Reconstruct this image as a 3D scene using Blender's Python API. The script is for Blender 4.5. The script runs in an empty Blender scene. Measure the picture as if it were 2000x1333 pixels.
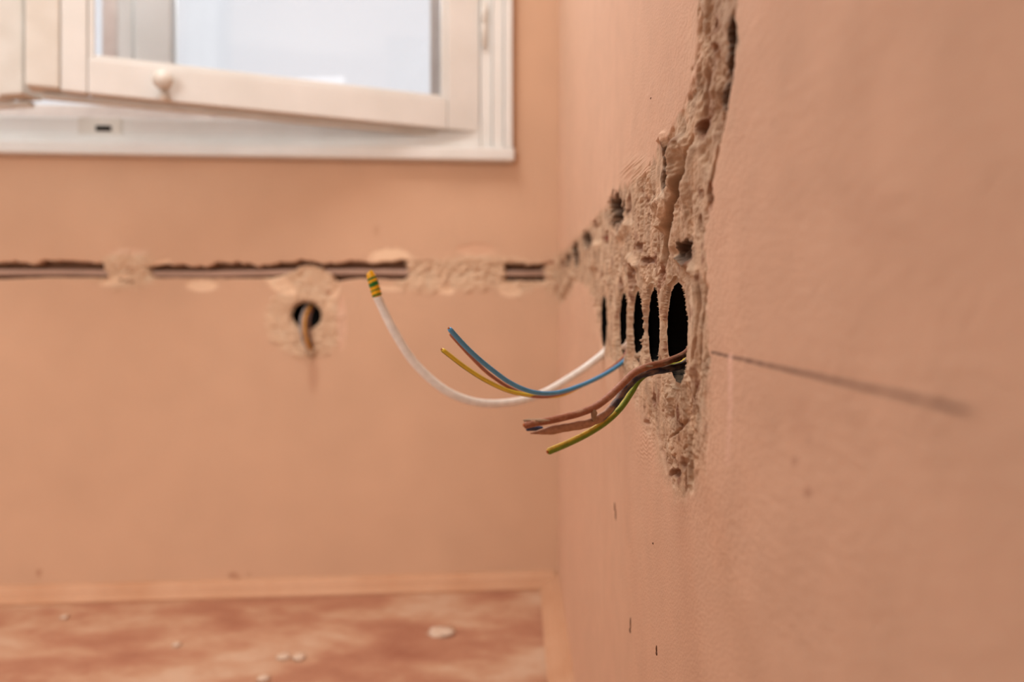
import bpy, bmesh, math, random
import numpy as np
from mathutils import Vector

random.seed(7)
SC = bpy.context.scene
COL = SC.collection

# ------------------------------------------------------------------ camera, world, lights
F = 1400.0          # focal length in pixels of the 2000 px wide frame
HZ = 602.0          # horizon row
EYE = 0.655         # lens height above the floor
DW = 0.0944         # lens distance from the right wall
SW = 12.0 / F       # drift of the right wall
KW = F * DW

cam = bpy.data.cameras.new('camera')
cam.sensor_width = 36.0
cam.lens = 36.0 * F / 2000.0
cam.shift_y = -(666.5 - HZ) / 2000.0
cam.clip_start = 0.01
cam.dof.use_dof = True
cam.dof.focus_distance = 0.47
cam.dof.aperture_fstop = 4.2
camo = bpy.data.objects.new('camera', cam)
COL.objects.link(camo)
camo.location = (0, 0, EYE)
camo.rotation_euler = (math.pi / 2, 0, 0)
SC.camera = camo

SC.view_settings.view_transform = 'Standard'
SC.view_settings.look = 'None'
SC.view_settings.gamma = 1.0
SC.view_settings.exposure = 0.0
SC.view_settings.use_curve_mapping = False
SC.cycles.max_bounces = 7
SC.cycles.use_adaptive_sampling = True
SC.cycles.adaptive_threshold = 0.05
SC.cycles.diffuse_bounces = 3
SC.cycles.glossy_bounces = 2
SC.cycles.transmission_bounces = 2

world = bpy.data.worlds.new('overcast_sky')
SC.world = world
world.use_nodes = True
wn = world.node_tree
bgn = wn.nodes['Background']
bgn.inputs['Color'].default_value = (0.985, 0.975, 0.985, 1)
bgn.inputs['Strength'].default_value = 0.98

ROOM_L, ROOM_R0, ROOM_REAR, CEIL = -2.9, 0.10, -1.9, 2.5


def area(name, loc, target, sx, sy, power, colr):
    l = bpy.data.lights.new(name, 'AREA')
    l.shape = 'RECTANGLE'; l.size = sx; l.size_y = sy
    l.energy = power; l.color = colr
    o = bpy.data.objects.new(name, l)
    COL.objects.link(o)
    o.location = loc
    d = Vector(target) - Vector(loc)
    o.rotation_euler = d.to_track_quat('-Z', 'Z').to_euler()
    return o


# daylight through the window in view; left and rear lights are added fill, out of view
area('daylight_window_front', (-0.95, 2.05, 1.95), (-0.1, 0.9, 0.7), 1.7, 0.9, 54, (1.0, 0.985, 0.98))
area('added_fill_left', (-2.86, 1.0, 1.4), (0.0, 1.35, 0.8), 1.0, 1.4, 5, (1.0, 0.97, 0.94))
area('added_fill_rear', (-1.25, -1.86, 1.45), (-0.75, 1.6, 0.9), 1.3, 1.7, 38, (1.0, 0.96, 0.91))
# added wide fill light under the ceiling, out of view
area('added_fill_overhead', (-0.6, 0.8, 2.42), (-0.6, 0.81, 0.0), 0.8, 0.8, 20, (1.0, 0.985, 0.965))

# ------------------------------------------------------------------ helpers


def srgb(r, g, b):
    def f(c):
        c /= 255.0
        return c / 12.92 if c <= 0.04045 else ((c + 0.055) / 1.055) ** 2.4
    return np.array([f(r), f(g), f(b)])


def px(x, y, Y):
    """point seen at pixel x, y at forward distance Y"""
    return Vector(((x - 1000.0) / F * Y, Y, EYE + (HZ - y) / F * Y))


_rng = np.random.RandomState(11)
_perm = _rng.permutation(4096)
_grad = _rng.rand(4096) * 2 * np.pi


def noise2(x, y, seed=0):
    x = np.asarray(x, float) + seed * 17.31; y = np.asarray(y, float) + seed * 7.77
    xi = np.floor(x).astype(int); yi = np.floor(y).astype(int)
    xf = x - xi; yf = y - yi
    u = xf * xf * xf * (xf * (xf * 6 - 15) + 10); v = yf * yf * yf * (yf * (yf * 6 - 15) + 10)

    def g(ix, iy, dx, dy):
        h = _perm[(_perm[ix & 4095] + iy) & 4095]
        a = _grad[h]
        return np.cos(a) * dx + np.sin(a) * dy
    n00 = g(xi, yi, xf, yf); n10 = g(xi + 1, yi, xf - 1, yf)
    n01 = g(xi, yi + 1, xf, yf - 1); n11 = g(xi + 1, yi + 1, xf - 1, yf - 1)
    return 1.5 * ((n00 * (1 - u) + n10 * u) * (1 - v) + (n01 * (1 - u) + n11 * u) * v)


def fbm(x, y, o=4, seed=0):
    s = 0; a = 1.0; t = 0
    for i in range(o):
        s = s + a * noise2(x * 2 ** i, y * 2 ** i, seed + i * 3); t += a; a *= 0.5
    return s / t


def sstep(a, b, x):
    t = np.clip((x - a) / (b - a), 0, 1)
    return t * t * (3 - 2 * t)


def poly_sdf(xx, yy, pts):
    """signed distance (negative inside) to a polygon"""
    d = np.full(xx.shape, 1e18); ins = np.zeros(xx.shape, bool)
    n = len(pts)
    for i in range(n):
        x0, y0 = pts[i]; x1, y1 = pts[(i + 1) % n]
        ex, ey = x1 - x0, y1 - y0
        t = np.clip(((xx - x0) * ex + (yy - y0) * ey) / (ex * ex + ey * ey), 0, 1)
        d = np.minimum(d, (xx - x0 - t * ex) ** 2 + (yy - y0 - t * ey) ** 2)
        if y0 != y1:
            c = ((y0 > yy) != (y1 > yy)) & (xx < (x1 - x0) * (yy - y0) / (y1 - y0) + x0)
            ins ^= c
    d = np.sqrt(d)
    return np.where(ins, -d, d)


def line_dist(xx, yy, pts):
    """distance to a polyline and position along it 0..1"""
    d = np.full(xx.shape, 1e18); tt = np.zeros(xx.shape)
    n = len(pts) - 1
    for i in range(n):
        x0, y0 = pts[i]; x1, y1 = pts[i + 1]
        ex, ey = x1 - x0, y1 - y0
        t = np.clip(((xx - x0) * ex + (yy - y0) * ey) / (ex * ex + ey * ey), 0, 1)
        q = (xx - x0 - t * ex) ** 2 + (yy - y0 - t * ey) ** 2
        m = q < d
        d = np.where(m, q, d); tt = np.where(m, (i + t) / n, tt)
    return np.sqrt(d), tt


def mesh_np(name, verts, faces, mat, colors=None, smooth=True, parent=None):
    me = bpy.data.meshes.new(name)
    verts = np.asarray(verts, np.float32); faces = np.asarray(faces, np.int32)
    me.vertices.add(len(verts)); me.vertices.foreach_set('co', verts.ravel())
    nf = len(faces); k = faces.shape[1]
    me.loops.add(nf * k); me.loops.foreach_set('vertex_index', faces.ravel())
    me.polygons.add(nf)
    me.polygons.foreach_set('loop_start', np.arange(0, nf * k, k, dtype=np.int32))
    me.polygons.foreach_set('loop_total', np.full(nf, k, np.int32))
    me.update(calc_edges=True)
    if colors is not None:
        a = me.color_attributes.new('Col', 'FLOAT_COLOR', 'POINT')
        c = np.ones((len(verts), 4), np.float32); c[:, :3] = colors
        a.data.foreach_set('color', c.ravel())
    me.polygons.foreach_set('use_smooth', np.full(nf, smooth))
    me.materials.append(mat)
    me.validate()
    o = bpy.data.objects.new(name, me)
    COL.objects.link(o)
    if parent: o.parent = parent
    return o


def obj(name, bm, mat, parent=None, smooth=False):
    bmesh.ops.recalc_face_normals(bm, faces=bm.faces[:])
    me = bpy.data.meshes.new(name)
    bm.to_mesh(me); bm.free()
    me.materials.append(mat)
    if smooth:
        me.polygons.foreach_set('use_smooth', [True] * len(me.polygons))
    o = bpy.data.objects.new(name, me)
    COL.objects.link(o)
    if parent: o.parent = parent
    return o


def thing(name, label, cat, group=None):
    o = bpy.data.objects.new(name, None)
    o.empty_display_size = 0.02
    COL.objects.link(o)
    return tag(o, label, cat, group)


def tag(o, label, cat, group=None):
    o['label'] = label; o['category'] = cat
    if group: o['group'] = group
    return o


def struct(o, label=None):
    o['kind'] = 'structure'
    if label: o['label'] = label
    return o


def place(root, loc):
    """move an empty to its base point, keeping the children where they were built"""
    root.location = loc
    bpy.context.view_layer.update()
    for c in root.children:
        c.matrix_parent_inverse = root.matrix_world.inverted()


# ------------------------------------------------------------------ materials


def material(name):
    m = bpy.data.materials.new(name); m.use_nodes = True
    nt = m.node_tree
    return m, nt, nt.nodes['Principled BSDF']


def N(nt, kind, **kw):
    n = nt.nodes.new(kind)
    for k, v in kw.items():
        if k in n.inputs: n.inputs[k].default_value = v
        else: setattr(n, k, v)
    return n


def noise_bump(nt, b, layers, coord='Object'):
    tc = N(nt, 'ShaderNodeTexCoord')
    prev = None
    for scale, dist, strength, detail in layers:
        n = N(nt, 'ShaderNodeTexNoise'); n.inputs['Scale'].default_value = scale
        n.inputs['Detail'].default_value = detail
        nt.links.new(tc.outputs[coord], n.inputs['Vector'])
        bp = N(nt, 'ShaderNodeBump'); bp.inputs['Distance'].default_value = dist
        bp.inputs['Strength'].default_value = strength
        nt.links.new(n.outputs['Fac'], bp.inputs['Height'])
        if prev: nt.links.new(prev.outputs['Normal'], bp.inputs['Normal'])
        prev = bp
    nt.links.new(prev.outputs['Normal'], b.inputs['Normal'])


def vcol_mat(name, rough, layers, var=0.10, vscale=9.0, spec=0.25):
    """colour from the mesh's own colour layer, varied a little by noise"""
    m, nt, b = material(name)
    at = N(nt, 'ShaderNodeAttribute'); at.attribute_name = 'Col'
    tc = N(nt, 'ShaderNodeTexCoord')
    nz = N(nt, 'ShaderNodeTexNoise'); nz.inputs['Scale'].default_value = vscale; nz.inputs['Detail'].default_value = 2
    nt.links.new(tc.outputs['Object'], nz.inputs['Vector'])
    mr = N(nt, 'ShaderNodeMapRange')
    mr.inputs['To Min'].default_value = 1 - var; mr.inputs['To Max'].default_value = 1 + var
    mr.inputs['From Min'].default_value = 0.25; mr.inputs['From Max'].default_value = 0.75
    nt.links.new(nz.outputs['Fac'], mr.inputs['Value'])
    mx = N(nt, 'ShaderNodeVectorMath', operation='SCALE')
    nt.links.new(at.outputs['Color'], mx.inputs[0]); nt.links.new(mr.outputs['Result'], mx.inputs['Scale'])
    nt.links.new(mx.outputs['Vector'], b.inputs['Base Color'])
    b.inputs['Roughness'].default_value = rough
    b.inputs['Specular IOR Level'].default_value = spec
    if layers: noise_bump(nt, b, layers)
    return m


def two_tone(name, c1, c2, scale, rough, layers=None, lo=0.35, hi=0.65, spec=0.3, detail=5):
    m, nt, b = material(name)
    tc = N(nt, 'ShaderNodeTexCoord')
    nz = N(nt, 'ShaderNodeTexNoise'); nz.inputs['Scale'].default_value = scale; nz.inputs['Detail'].default_value = detail
    nt.links.new(tc.outputs['Object'], nz.inputs['Vector'])
    r = N(nt, 'ShaderNodeValToRGB')
    r.color_ramp.elements[0].position = lo; r.color_ramp.elements[1].position = hi
    r.color_ramp.elements[0].color = (*c1, 1); r.color_ramp.elements[1].color = (*c2, 1)
    nt.links.new(nz.outputs['Fac'], r.inputs['Fac'])
    nt.links.new(r.outputs['Color'], b.inputs['Base Color'])
    b.inputs['Roughness'].default_value = rough
    b.inputs['Specular IOR Level'].default_value = spec
    if layers: noise_bump(nt, b, layers)
    return m


PEACH = srgb(217, 177, 149)
PEACH_B = srgb(210, 172, 143)
PLASTER = srgb(193, 163, 135)
PLASTER_L = srgb(216, 190, 162)
CREAM = srgb(240, 208, 176)
BRICK_AND_SHADE = srgb(110, 66, 46)  # masonry brown, also painted into hollows as shade
DEEP_SHADE = srgb(62, 40, 30)  # darkest brown, painted shade for deep pockets and the big crack

M = {}
M['wall_r'] = vcol_mat('peach_painted_plaster', 0.92, [(560, 0.0011, 0.38, 3)], 0.04, 30)
M['wall_b'] = vcol_mat('peach_painted_wall', 0.92, [(300, 0.001, 0.4, 1)], 0.035, 5)
M['wall_plain'] = two_tone('peach_wall_plain', tuple(PEACH * 0.95), tuple(PEACH * 1.03), 4, 0.9)
M['ceiling'] = two_tone('white_ceiling', tuple(srgb(225, 215, 200)), tuple(srgb(235, 226, 212)), 3, 0.9)
M['masonry'] = two_tone('rough_masonry', tuple(BRICK_AND_SHADE * 0.6), tuple(BRICK_AND_SHADE), 40, 0.95)
M['floor'] = None
M['skirting'] = two_tone('peach_skirting', tuple(srgb(198, 150, 116)), tuple(srgb(208, 164, 132)), 7, 0.7)
M['white_paint'] = two_tone('cream_gloss_paint', tuple(srgb(220, 219, 214)), tuple(srgb(228, 227, 223)), 8, 0.38, [(60, 0.002, 0.12, 3)], spec=0.4)
M['white_paint_old'] = two_tone('cream_paint_worn', tuple(srgb(212, 207, 197)), tuple(srgb(222, 219, 211)), 14, 0.45, [(60, 0.002, 0.15, 3)], spec=0.4)
M['shaded_white'] = two_tone('shaded_white_paint', tuple(srgb(205, 192, 184)), tuple(srgb(226, 214, 206)), 10, 0.5)  # white paint greyed so the outer frame's shade sits in its colour
M['dark_void'] = two_tone('black_plastic', (0.006, 0.005, 0.005), (0.012, 0.010, 0.009), 60, 0.6, spec=0.15)
M['slot'] = two_tone('black_slot', (0.004, 0.003, 0.003), (0.01, 0.008, 0.006), 60, 0.9, spec=0.1)
M['metal_painted'] = two_tone('painted_metal', tuple(srgb(214, 208, 198)), tuple(srgb(226, 222, 214)), 90, 0.35, spec=0.5)
M['brass'] = two_tone('screw_metal', tuple(srgb(150, 110, 70)), tuple(srgb(190, 150, 105)), 300, 0.35)
M['brass'].node_tree.nodes['Principled BSDF'].inputs['Metallic'].default_value = 0.9
M['copper'] = two_tone('copper_core', tuple(srgb(170, 100, 62)), tuple(srgb(205, 135, 90)), 500, 0.35)
M['copper'].node_tree.nodes['Principled BSDF'].inputs['Metallic'].default_value = 0.9
M['plaster_lump'] = two_tone('plaster_lump', tuple(PLASTER * 0.75), tuple(PLASTER * 1.05), 180, 0.95, [(700, 0.001, 0.7, 3)])
M['chip'] = two_tone('white_plaster_chip', tuple(srgb(204, 176, 152)), tuple(srgb(220, 196, 176)), 120, 0.9)
M['wire'] = vcol_mat('wire_insulation', 0.30, [(900, 0.0003, 0.25, 2)], 0.08, 160, spec=0.5)
M['wire_dusty'] = vcol_mat('dusty_wire_insulation', 0.48, [(1200, 0.0008, 0.5, 3)], 0.16, 420, spec=0.35)
M['conduit'] = two_tone('pinkish_grey_conduit', tuple(srgb(176, 140, 122)), tuple(srgb(200, 166, 148)), 25, 0.6)
M['stain'] = two_tone('dark_drip', tuple(srgb(92, 60, 44)), tuple(srgb(128, 86, 64)), 200, 0.8)
M['smudge'] = two_tone('faint_smudge', tuple(srgb(190, 128, 98)), tuple(srgb(200, 138, 106)), 90, 0.9)


def glass_mat():
    m, nt, b = material('window_glass')
    nt.nodes.remove(b)
    out = nt.nodes['Material Output']
    tr = N(nt, 'ShaderNodeBsdfTransparent'); tr.inputs['Color'].default_value = (0.97, 0.975, 0.985, 1)
    gl = N(nt, 'ShaderNodeBsdfGlossy'); gl.inputs['Roughness'].default_value = 0.02
    fr = N(nt, 'ShaderNodeFresnel'); fr.inputs['IOR'].default_value = 1.45
    mx = N(nt, 'ShaderNodeMixShader')
    nt.links.new(fr.outputs[0], mx.inputs[0]); nt.links.new(tr.outputs[0], mx.inputs[1]); nt.links.new(gl.outputs[0], mx.inputs[2])
    nt.links.new(mx.outputs[0], out.inputs['Surface'])
    return m


M['glass'] = glass_mat()


def cup_mat():
    """black plastic with pale dust lying on its upward faces"""
    m, nt, b = material('dusty_black_plastic')
    ge = N(nt, 'ShaderNodeNewGeometry'); sp = N(nt, 'ShaderNodeSeparateXYZ')
    nt.links.new(ge.outputs['Normal'], sp.inputs[0])
    tc = N(nt, 'ShaderNodeTexCoord'); nz = N(nt, 'ShaderNodeTexNoise'); nz.inputs['Scale'].default_value = 220; nz.inputs['Detail'].default_value = 5
    nt.links.new(tc.outputs['Object'], nz.inputs['Vector'])
    ad = N(nt, 'ShaderNodeMath', operation='MULTIPLY_ADD'); ad.inputs[1].default_value = 0.5
    nt.links.new(nz.outputs['Fac'], ad.inputs[0]); nt.links.new(sp.outputs['Z'], ad.inputs[2])
    mr = N(nt, 'ShaderNodeMapRange'); mr.inputs['From Min'].default_value = 0.95; mr.inputs['From Max'].default_value = 1.25
    nt.links.new(ad.outputs[0], mr.inputs['Value'])
    mx = N(nt, 'ShaderNodeMix'); mx.data_type = 'RGBA'
    nt.links.new(mr.outputs[0], mx.inputs['Factor'])
    mx.inputs['A'].default_value = (0.006, 0.005, 0.005, 1); mx.inputs['B'].default_value = (*(PLASTER * 0.45), 1)
    nt.links.new(mx.outputs['Result'], b.inputs['Base Color'])
    b.inputs['Roughness'].default_value = 0.7; b.inputs['Specular IOR Level'].default_value = 0.15
    return m


M['cup'] = cup_mat()


def floor_mat():
    m, nt, b = material('dusty_screed_floor')
    tc = N(nt, 'ShaderNodeTexCoord'); mp = N(nt, 'ShaderNodeMapping')
    mp.inputs['Rotation'].default_value = (0, 0, 0.5); mp.inputs['Scale'].default_value = (1.0, 1.7, 1)
    nt.links.new(tc.outputs['Object'], mp.inputs['Vector'])
    n1 = N(nt, 'ShaderNodeTexNoise'); n1.inputs['Scale'].default_value = 4.2; n1.inputs['Detail'].default_value = 7; n1.inputs['Roughness'].default_value = 0.6; n1.inputs['Distortion'].default_value = 0.15
    nt.links.new(mp.outputs['Vector'], n1.inputs['Vector'])
    r = N(nt, 'ShaderNodeValToRGB')
    e = r.color_ramp.elements
    e[0].position = 0.30; e[0].color = (*srgb(158, 100, 76), 1)
    e[1].position = 0.66; e[1].color = (*srgb(206, 172, 145), 1)
    k = e.new(0.47); k.color = (*srgb(180, 128, 100), 1)
    k = e.new(0.55); k.color = (*srgb(194, 150, 120), 1)
    nt.links.new(n1.outputs['Fac'], r.inputs['Fac'])
    nt.links.new(r.outputs['Color'], b.inputs['Base Color'])
    b.inputs['Roughness'].default_value = 0.8
    noise_bump(nt, b, [(30, 0.004, 0.3, 4)])
    return m


M['floor'] = floor_mat()

# ------------------------------------------------------------------ right wall: relief of the chased-out plaster
RW_SLOPE = SW
HOLES = [(0.4380, 0.0352, 1340), (0.5175, 0.034, 1285), (0.5875, 0.034, 1251), (0.6625, 0.034, 1222), (0.8030, 0.034, 1184)]
HOLE_Z = -0.0150
HOLE_D = [0.0032, 0.0048, 0.0046, 0.0036, 0.0018]


def rwX(Y):
    return DW + RW_SLOPE * Y


def wall_hole_sdf(Y, z):
    s = np.full(Y.shape, 1e9)
    rag = 0.0009 * noise2(Y * 90, z * 90, 5) + 0.0004 * noise2(Y * 420, z * 420, 6)
    rag = rag + 0.0007 * noise2(Y * 160, z * 200, 7) * ((Y > 0.47) & (Y < 0.70))
    for c, r, _ in HOLES:
        s = np.minimum(s, np.hypot(Y - c, z - HOLE_Z) - r)
    return s + rag


def right_wall_field(Y, z):
    ok = Y > 0.06
    Ys = np.where(ok, Y, 0.06)
    xx = np.where(ok, 1012.0 + KW / Ys, 5000.0)
    yy = HZ - z * F / Ys
    h = np.zeros(Y.shape)
    col = np.empty(Y.shape + (3,))
    col[:] = PEACH

    def blend(c, m):
        nonlocal col
        col = col * (1 - m[..., None]) + np.asarray(c) * m[..., None]

    fine = sstep(-0.130, -0.118, z) * sstep(0.171, 0.155, z)
    jit = 7 * noise2(Y * 45, z * 60, 1) + 4 * noise2(Y * 160, z * 200, 2)
    P = [(1372, -80), (1446, -80), (1440, 60), (1432, 140), (1420, 215), (1402, 285), (1392, 340), (1385, 400), (1376, 450),
         (1372, 520), (1380, 600), (1384, 680), (1382, 760), (1380, 810), (1374, 865), (1364, 920), (1350, 958), (1328, 968),
         (1306, 930), (1290, 880), (1270, 830), (1252, 800), (1236, 770), (1216, 725), (1196, 705), (1182, 700), (1166, 610),
         (1150, 566), (1128, 545), (1104, 585), (1084, 600), (1084, 500), (1105, 490), (1128, 466), (1155, 438), (1182, 408), (1205, 376),
         (1240, 352), (1268, 332), (1288, 285), (1312, 262), (1338, 215), (1352, 165), (1360, 100), (1366, 0)]
    sd = poly_sdf(xx, yy, P) + jit
    sof = 5 + 13 * sstep(690, 800, yy)
    m = sstep(0, 1, (sof - sd) / (2 * sof))
    # fine smear of skim plaster around the patch
    halo = sstep(34, 0, sd) * (0.5 + 0.5 * noise2(Y * 30, z * 14, 9)) * 0.75 * fine
    blend(PLASTER_L * np.array([1.0, 0.93, 0.9]), np.clip(halo, 0, 1) * 0.6)
    blend(PLASTER, m)
    tone = fbm(Y * 55, z * 55, 4, 21)
    col = col * (1 + (m * 0.45 * tone)[..., None])
    blend(PLASTER_L, m * sstep(0.15, 0.5, fbm(Y * 38, z * 30, 3, 31)) * 0.8)
    blend(BRICK_AND_SHADE * 1.5, m * sstep(0.22, 0.5, fbm(Y * 70, z * 50, 4, 41)) * 0.7)
    # body of the patch: slightly sunk, lumpy, trowelled up and down
    ruf = 0.35 + 0.95 * sstep(-0.25, 0.35, fbm(Y * 20, z * 24, 2, 54))
    h += m * ruf * (0.0010 + 0.0032 * fbm(Y * 42, z * 46, 4, 51) + 0.0016 * noise2(Y * 110, z * 16, 52) + 0.0012 * fbm(Y * 260, z * 300, 3, 53))
    # porous areas
    por = np.zeros(Y.shape)
    for q in ([(1232, 392), (1290, 380), (1298, 470), (1292, 545), (1240, 545), (1226, 470)],
              [(1268, 765), (1312, 770), (1332, 830), (1345, 900), (1335, 960), (1310, 940), (1290, 860)],
              [(1230, 545), (1300, 545), (1300, 620), (1230, 620)]):
        por = np.maximum(por, sstep(8, -8, poly_sdf(xx, yy, q) + jit))
    clu = sstep(-0.25, 0.45, fbm(Y * 50, z * 60, 2, 60))
    pit = clu * (1.1 * np.clip(fbm(Y * 260, z * 300, 4, 61) - 0.08, 0, 1) + 0.9 * np.clip(fbm(Y * 95, z * 120, 3, 62) - 0.12, 0, 1))
    h += por * pit * 0.0065
    blend(BRICK_AND_SHADE * 1.7, np.clip(por * pit * 1.3, 0, 0.6))  # brown follows pit depth, painting in their shade
    # sunk chase at the upper right
    ch = sstep(4, -8, poly_sdf(xx, yy, [(1378, -80), (1440, -80), (1436, 70), (1428, 150), (1415, 225), (1398, 280), (1378, 330), (1366, 300), (1362, 200), (1374, 90)]) + jit)
    h += ch * (0.0025 + 0.003 * np.clip(fbm(Y * 60, z * 60, 3, 71), -0.4, 1))
    blend(srgb(164, 132, 106), ch * (0.55 + 0.4 * fbm(Y * 45, z * 45, 2, 72)))
    # pockets: x, y, half width, half height, depth, amount of shade painted in
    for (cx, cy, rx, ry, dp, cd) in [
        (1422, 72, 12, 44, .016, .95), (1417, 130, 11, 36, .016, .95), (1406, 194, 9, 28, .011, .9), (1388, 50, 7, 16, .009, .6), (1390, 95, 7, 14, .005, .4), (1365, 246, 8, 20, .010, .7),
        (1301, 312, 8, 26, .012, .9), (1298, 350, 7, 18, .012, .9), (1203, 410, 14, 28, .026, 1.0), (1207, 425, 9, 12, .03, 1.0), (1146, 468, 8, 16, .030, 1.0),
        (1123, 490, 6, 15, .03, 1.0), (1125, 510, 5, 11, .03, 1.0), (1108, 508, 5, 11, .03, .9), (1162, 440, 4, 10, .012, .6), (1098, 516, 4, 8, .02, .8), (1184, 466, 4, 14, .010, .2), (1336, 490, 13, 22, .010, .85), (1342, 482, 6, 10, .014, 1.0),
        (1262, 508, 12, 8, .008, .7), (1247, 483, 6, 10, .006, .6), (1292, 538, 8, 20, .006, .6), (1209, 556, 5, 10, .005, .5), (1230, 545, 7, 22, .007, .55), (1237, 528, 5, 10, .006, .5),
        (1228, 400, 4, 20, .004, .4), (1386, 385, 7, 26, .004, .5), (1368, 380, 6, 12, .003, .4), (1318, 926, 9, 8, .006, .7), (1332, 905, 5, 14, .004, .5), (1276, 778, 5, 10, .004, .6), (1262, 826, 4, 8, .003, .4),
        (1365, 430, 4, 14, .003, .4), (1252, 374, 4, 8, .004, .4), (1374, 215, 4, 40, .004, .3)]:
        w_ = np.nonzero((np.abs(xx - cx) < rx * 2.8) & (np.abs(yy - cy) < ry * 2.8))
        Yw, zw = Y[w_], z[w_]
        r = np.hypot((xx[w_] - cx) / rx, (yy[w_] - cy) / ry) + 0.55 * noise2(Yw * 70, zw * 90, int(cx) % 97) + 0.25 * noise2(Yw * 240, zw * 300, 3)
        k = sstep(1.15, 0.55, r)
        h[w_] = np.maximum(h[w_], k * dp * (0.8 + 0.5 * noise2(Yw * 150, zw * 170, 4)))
        a_ = np.clip(sstep(1.45, 0.75, r) * cd, 0, 1)[:, None]  # dark colour reaches past the hollow, standing in for deep shade
        col[w_] = col[w_] * (1 - a_) + (DEEP_SHADE if cd > .8 else BRICK_AND_SHADE * 1.4) * a_
    # red paint trace in the chase
    blend(srgb(150, 40, 40), sstep(1.0, 0.5, np.hypot((xx - 1184) / 4, (yy - 467) / 13)))
    # cracks and a trowel edge: points, width px, depth, painted shade
    crn = 1.3 * noise2(Y * 150, z * 150, 81) + 1.2 * noise2(Y * 40, z * 50, 82)
    for pts, w, dp, cd in [([(1338, 305), (1336, 340), (1328, 372), (1318, 402), (1308, 440), (1299, 485), (1294, 520)], 7, .011, 1.2),
                           ([(1352, 262), (1345, 290), (1338, 305)], 3, .004, .5),
                           ([(1374, 130), (1370, 190), (1366, 240)], 4, .005, .5),
                           ([(1376, 535), (1374, 610), (1368, 680), (1360, 750), (1348, 800), (1332, 838)], 2.2, .0022, .6),  # trowel edge, its shade line painted in brown
                           ([(1364, 530), (1366, 600), (1362, 660), (1352, 720)], 2.5, .0022, .4),
                           ([(1346, 792), (1338, 822), (1322, 845), (1305, 856)], 3.0, .0024, .5),
                           ([(1341, 875), (1340, 915), (1338, 960)], 3, .0026, .5),
                           ([(1280, 800), (1284, 840), (1292, 880), (1302, 925)], 3, .0025, .4),
                           ([(1402, 285), (1396, 320), (1388, 360), (1378, 420)], 3.5, .004, .5),
                           ([(1432, 60), (1430, 140), (1419, 215), (1404, 280)], 3.5, .010, .7),
                           ([(1290, 400), (1286, 450), (1282, 500), (1284, 530)], 2.5, .003, .4)]:
        d, t = line_dist(xx, yy, pts)
        d = d + crn
        k = sstep(w, w * 0.25, d) * np.clip(np.minimum(t, 1 - t) * 6 + 0.25, 0, 1)
        h = np.maximum(h, k * dp + (1 - k) * h)
        blend(DEEP_SHADE * 1.3 if cd > .8 else BRICK_AND_SHADE * 1.5, np.clip(k * cd * 0.8, 0, 1))  # crack shade painted into the colour
    # raised roll of filler beside the big crack and lips around the patch
    for pts, w, hh in [([(1332, 275), (1324, 320), (1319, 360), (1306, 400), (1298, 440)], 10, .0065), ([(1352, 290), (1345, 350), (1330, 420), (1318, 480)], 10, .0030),
                       ([(1290, 275), (1296, 262), (1300, 300)], 4, .003), ([(1325, 505), (1340, 515), (1352, 530)], 8, .004), ([(1358, 540), (1360, 640), (1352, 730)], 6, .0018),
                       ([(1302, 640), (1302, 700), (1306, 740)], 6, .003), ([(1230, 505), (1240, 520)], 7, .004), ([(1212, 460), (1222, 440)], 8, .004), ([(1276, 400), (1300, 385)], 8, .003), ([(1118, 540), (1100, 575)], 5, .006), ([(1165, 480), (1160, 520)], 7, .006)]:
        d, t = line_dist(xx, yy, pts)
        h -= hh * np.exp(-(d / w) ** 2)
    # ripple marks left by the trowel
    rp = sstep(30, 0, np.hypot((xx - 1262) / 1.0, (yy - 872) / 1.9))
    h += rp * 0.00016 * np.sin(yy * 0.75 + 0.02 * (xx - 1262) ** 2 + 5 * noise2(Y * 80, z * 80, 91))
    # brush strokes in the paint above the chase
    bs = sstep(1.2, 0.3, np.hypot((xx - 1245) / 38, (yy - 335) / 36))
    h -= bs * 0.0007 * (1 + noise2((xx + yy) * 0.28, (xx - yy) * 0.02, 95))
    blend(PLASTER_L * np.array([1, .93, .88]), bs * np.clip(0.5 + noise2((xx + yy) * 0.22, (xx - yy) * 0.02, 96), 0, 1) * 0.7)
    # paint skin: broad roller waviness
    h += (1 - m) * (0.0004 * noise2(Y * 26, z * 26, 101) + 0.00012 * noise2(Y * 240, z * 240, 102)) * fine
    # pencil line, pale chalk streak, faint stains
    d = np.abs(z - (-0.0216 + 0.0002 * noise2(Y * 30, z * 0, 111)))
    pl = sstep(0.00125, 0.0005, d) * sstep(0.146, 0.153, Y) * sstep(0.353, 0.348, Y)
    blend(srgb(74, 48, 44), pl * (0.62 + 0.3 * noise2(Y * 150, z * 900, 112)))
    d, t = line_dist(xx, yy, [(1427, 694), (1426, 790), (1421, 905)])
    blend(srgb(236, 196, 176), sstep(7, 2, d) * (1 - 0.6 * t) * 0.75)
    for (cx, cy, rx, ry, a) in [(1577, 962, 9, 14, .5), (1550, 902, 9, 14, .4), (1578, 860, 6, 12, .25), (1562, 820, 30, 60, .12), (1700, 420, 70, 90, .10), (1250, 770, 40, 60, .0)]:
        blend(srgb(150, 96, 76), sstep(1.2, 0.2, np.hypot((xx - cx) / rx, (yy - cy) / ry)) * a)
    # mottled roller pattern of the paint
    col *= (1 + (1 - m) * 0.05 * fine * fbm(Y * 38, z * 38, 3, 121) + (1 - m) * 0.03 * noise2(Y * 5, z * 5, 122))[..., None]
    # the bored holes
    s = wall_hole_sdf(Y, z)
    dh = np.select([Y < 0.477, Y < 0.553, Y < 0.625, Y < 0.72], [HOLE_D[0], HOLE_D[1], HOLE_D[2], HOLE_D[3]], HOLE_D[4])
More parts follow.
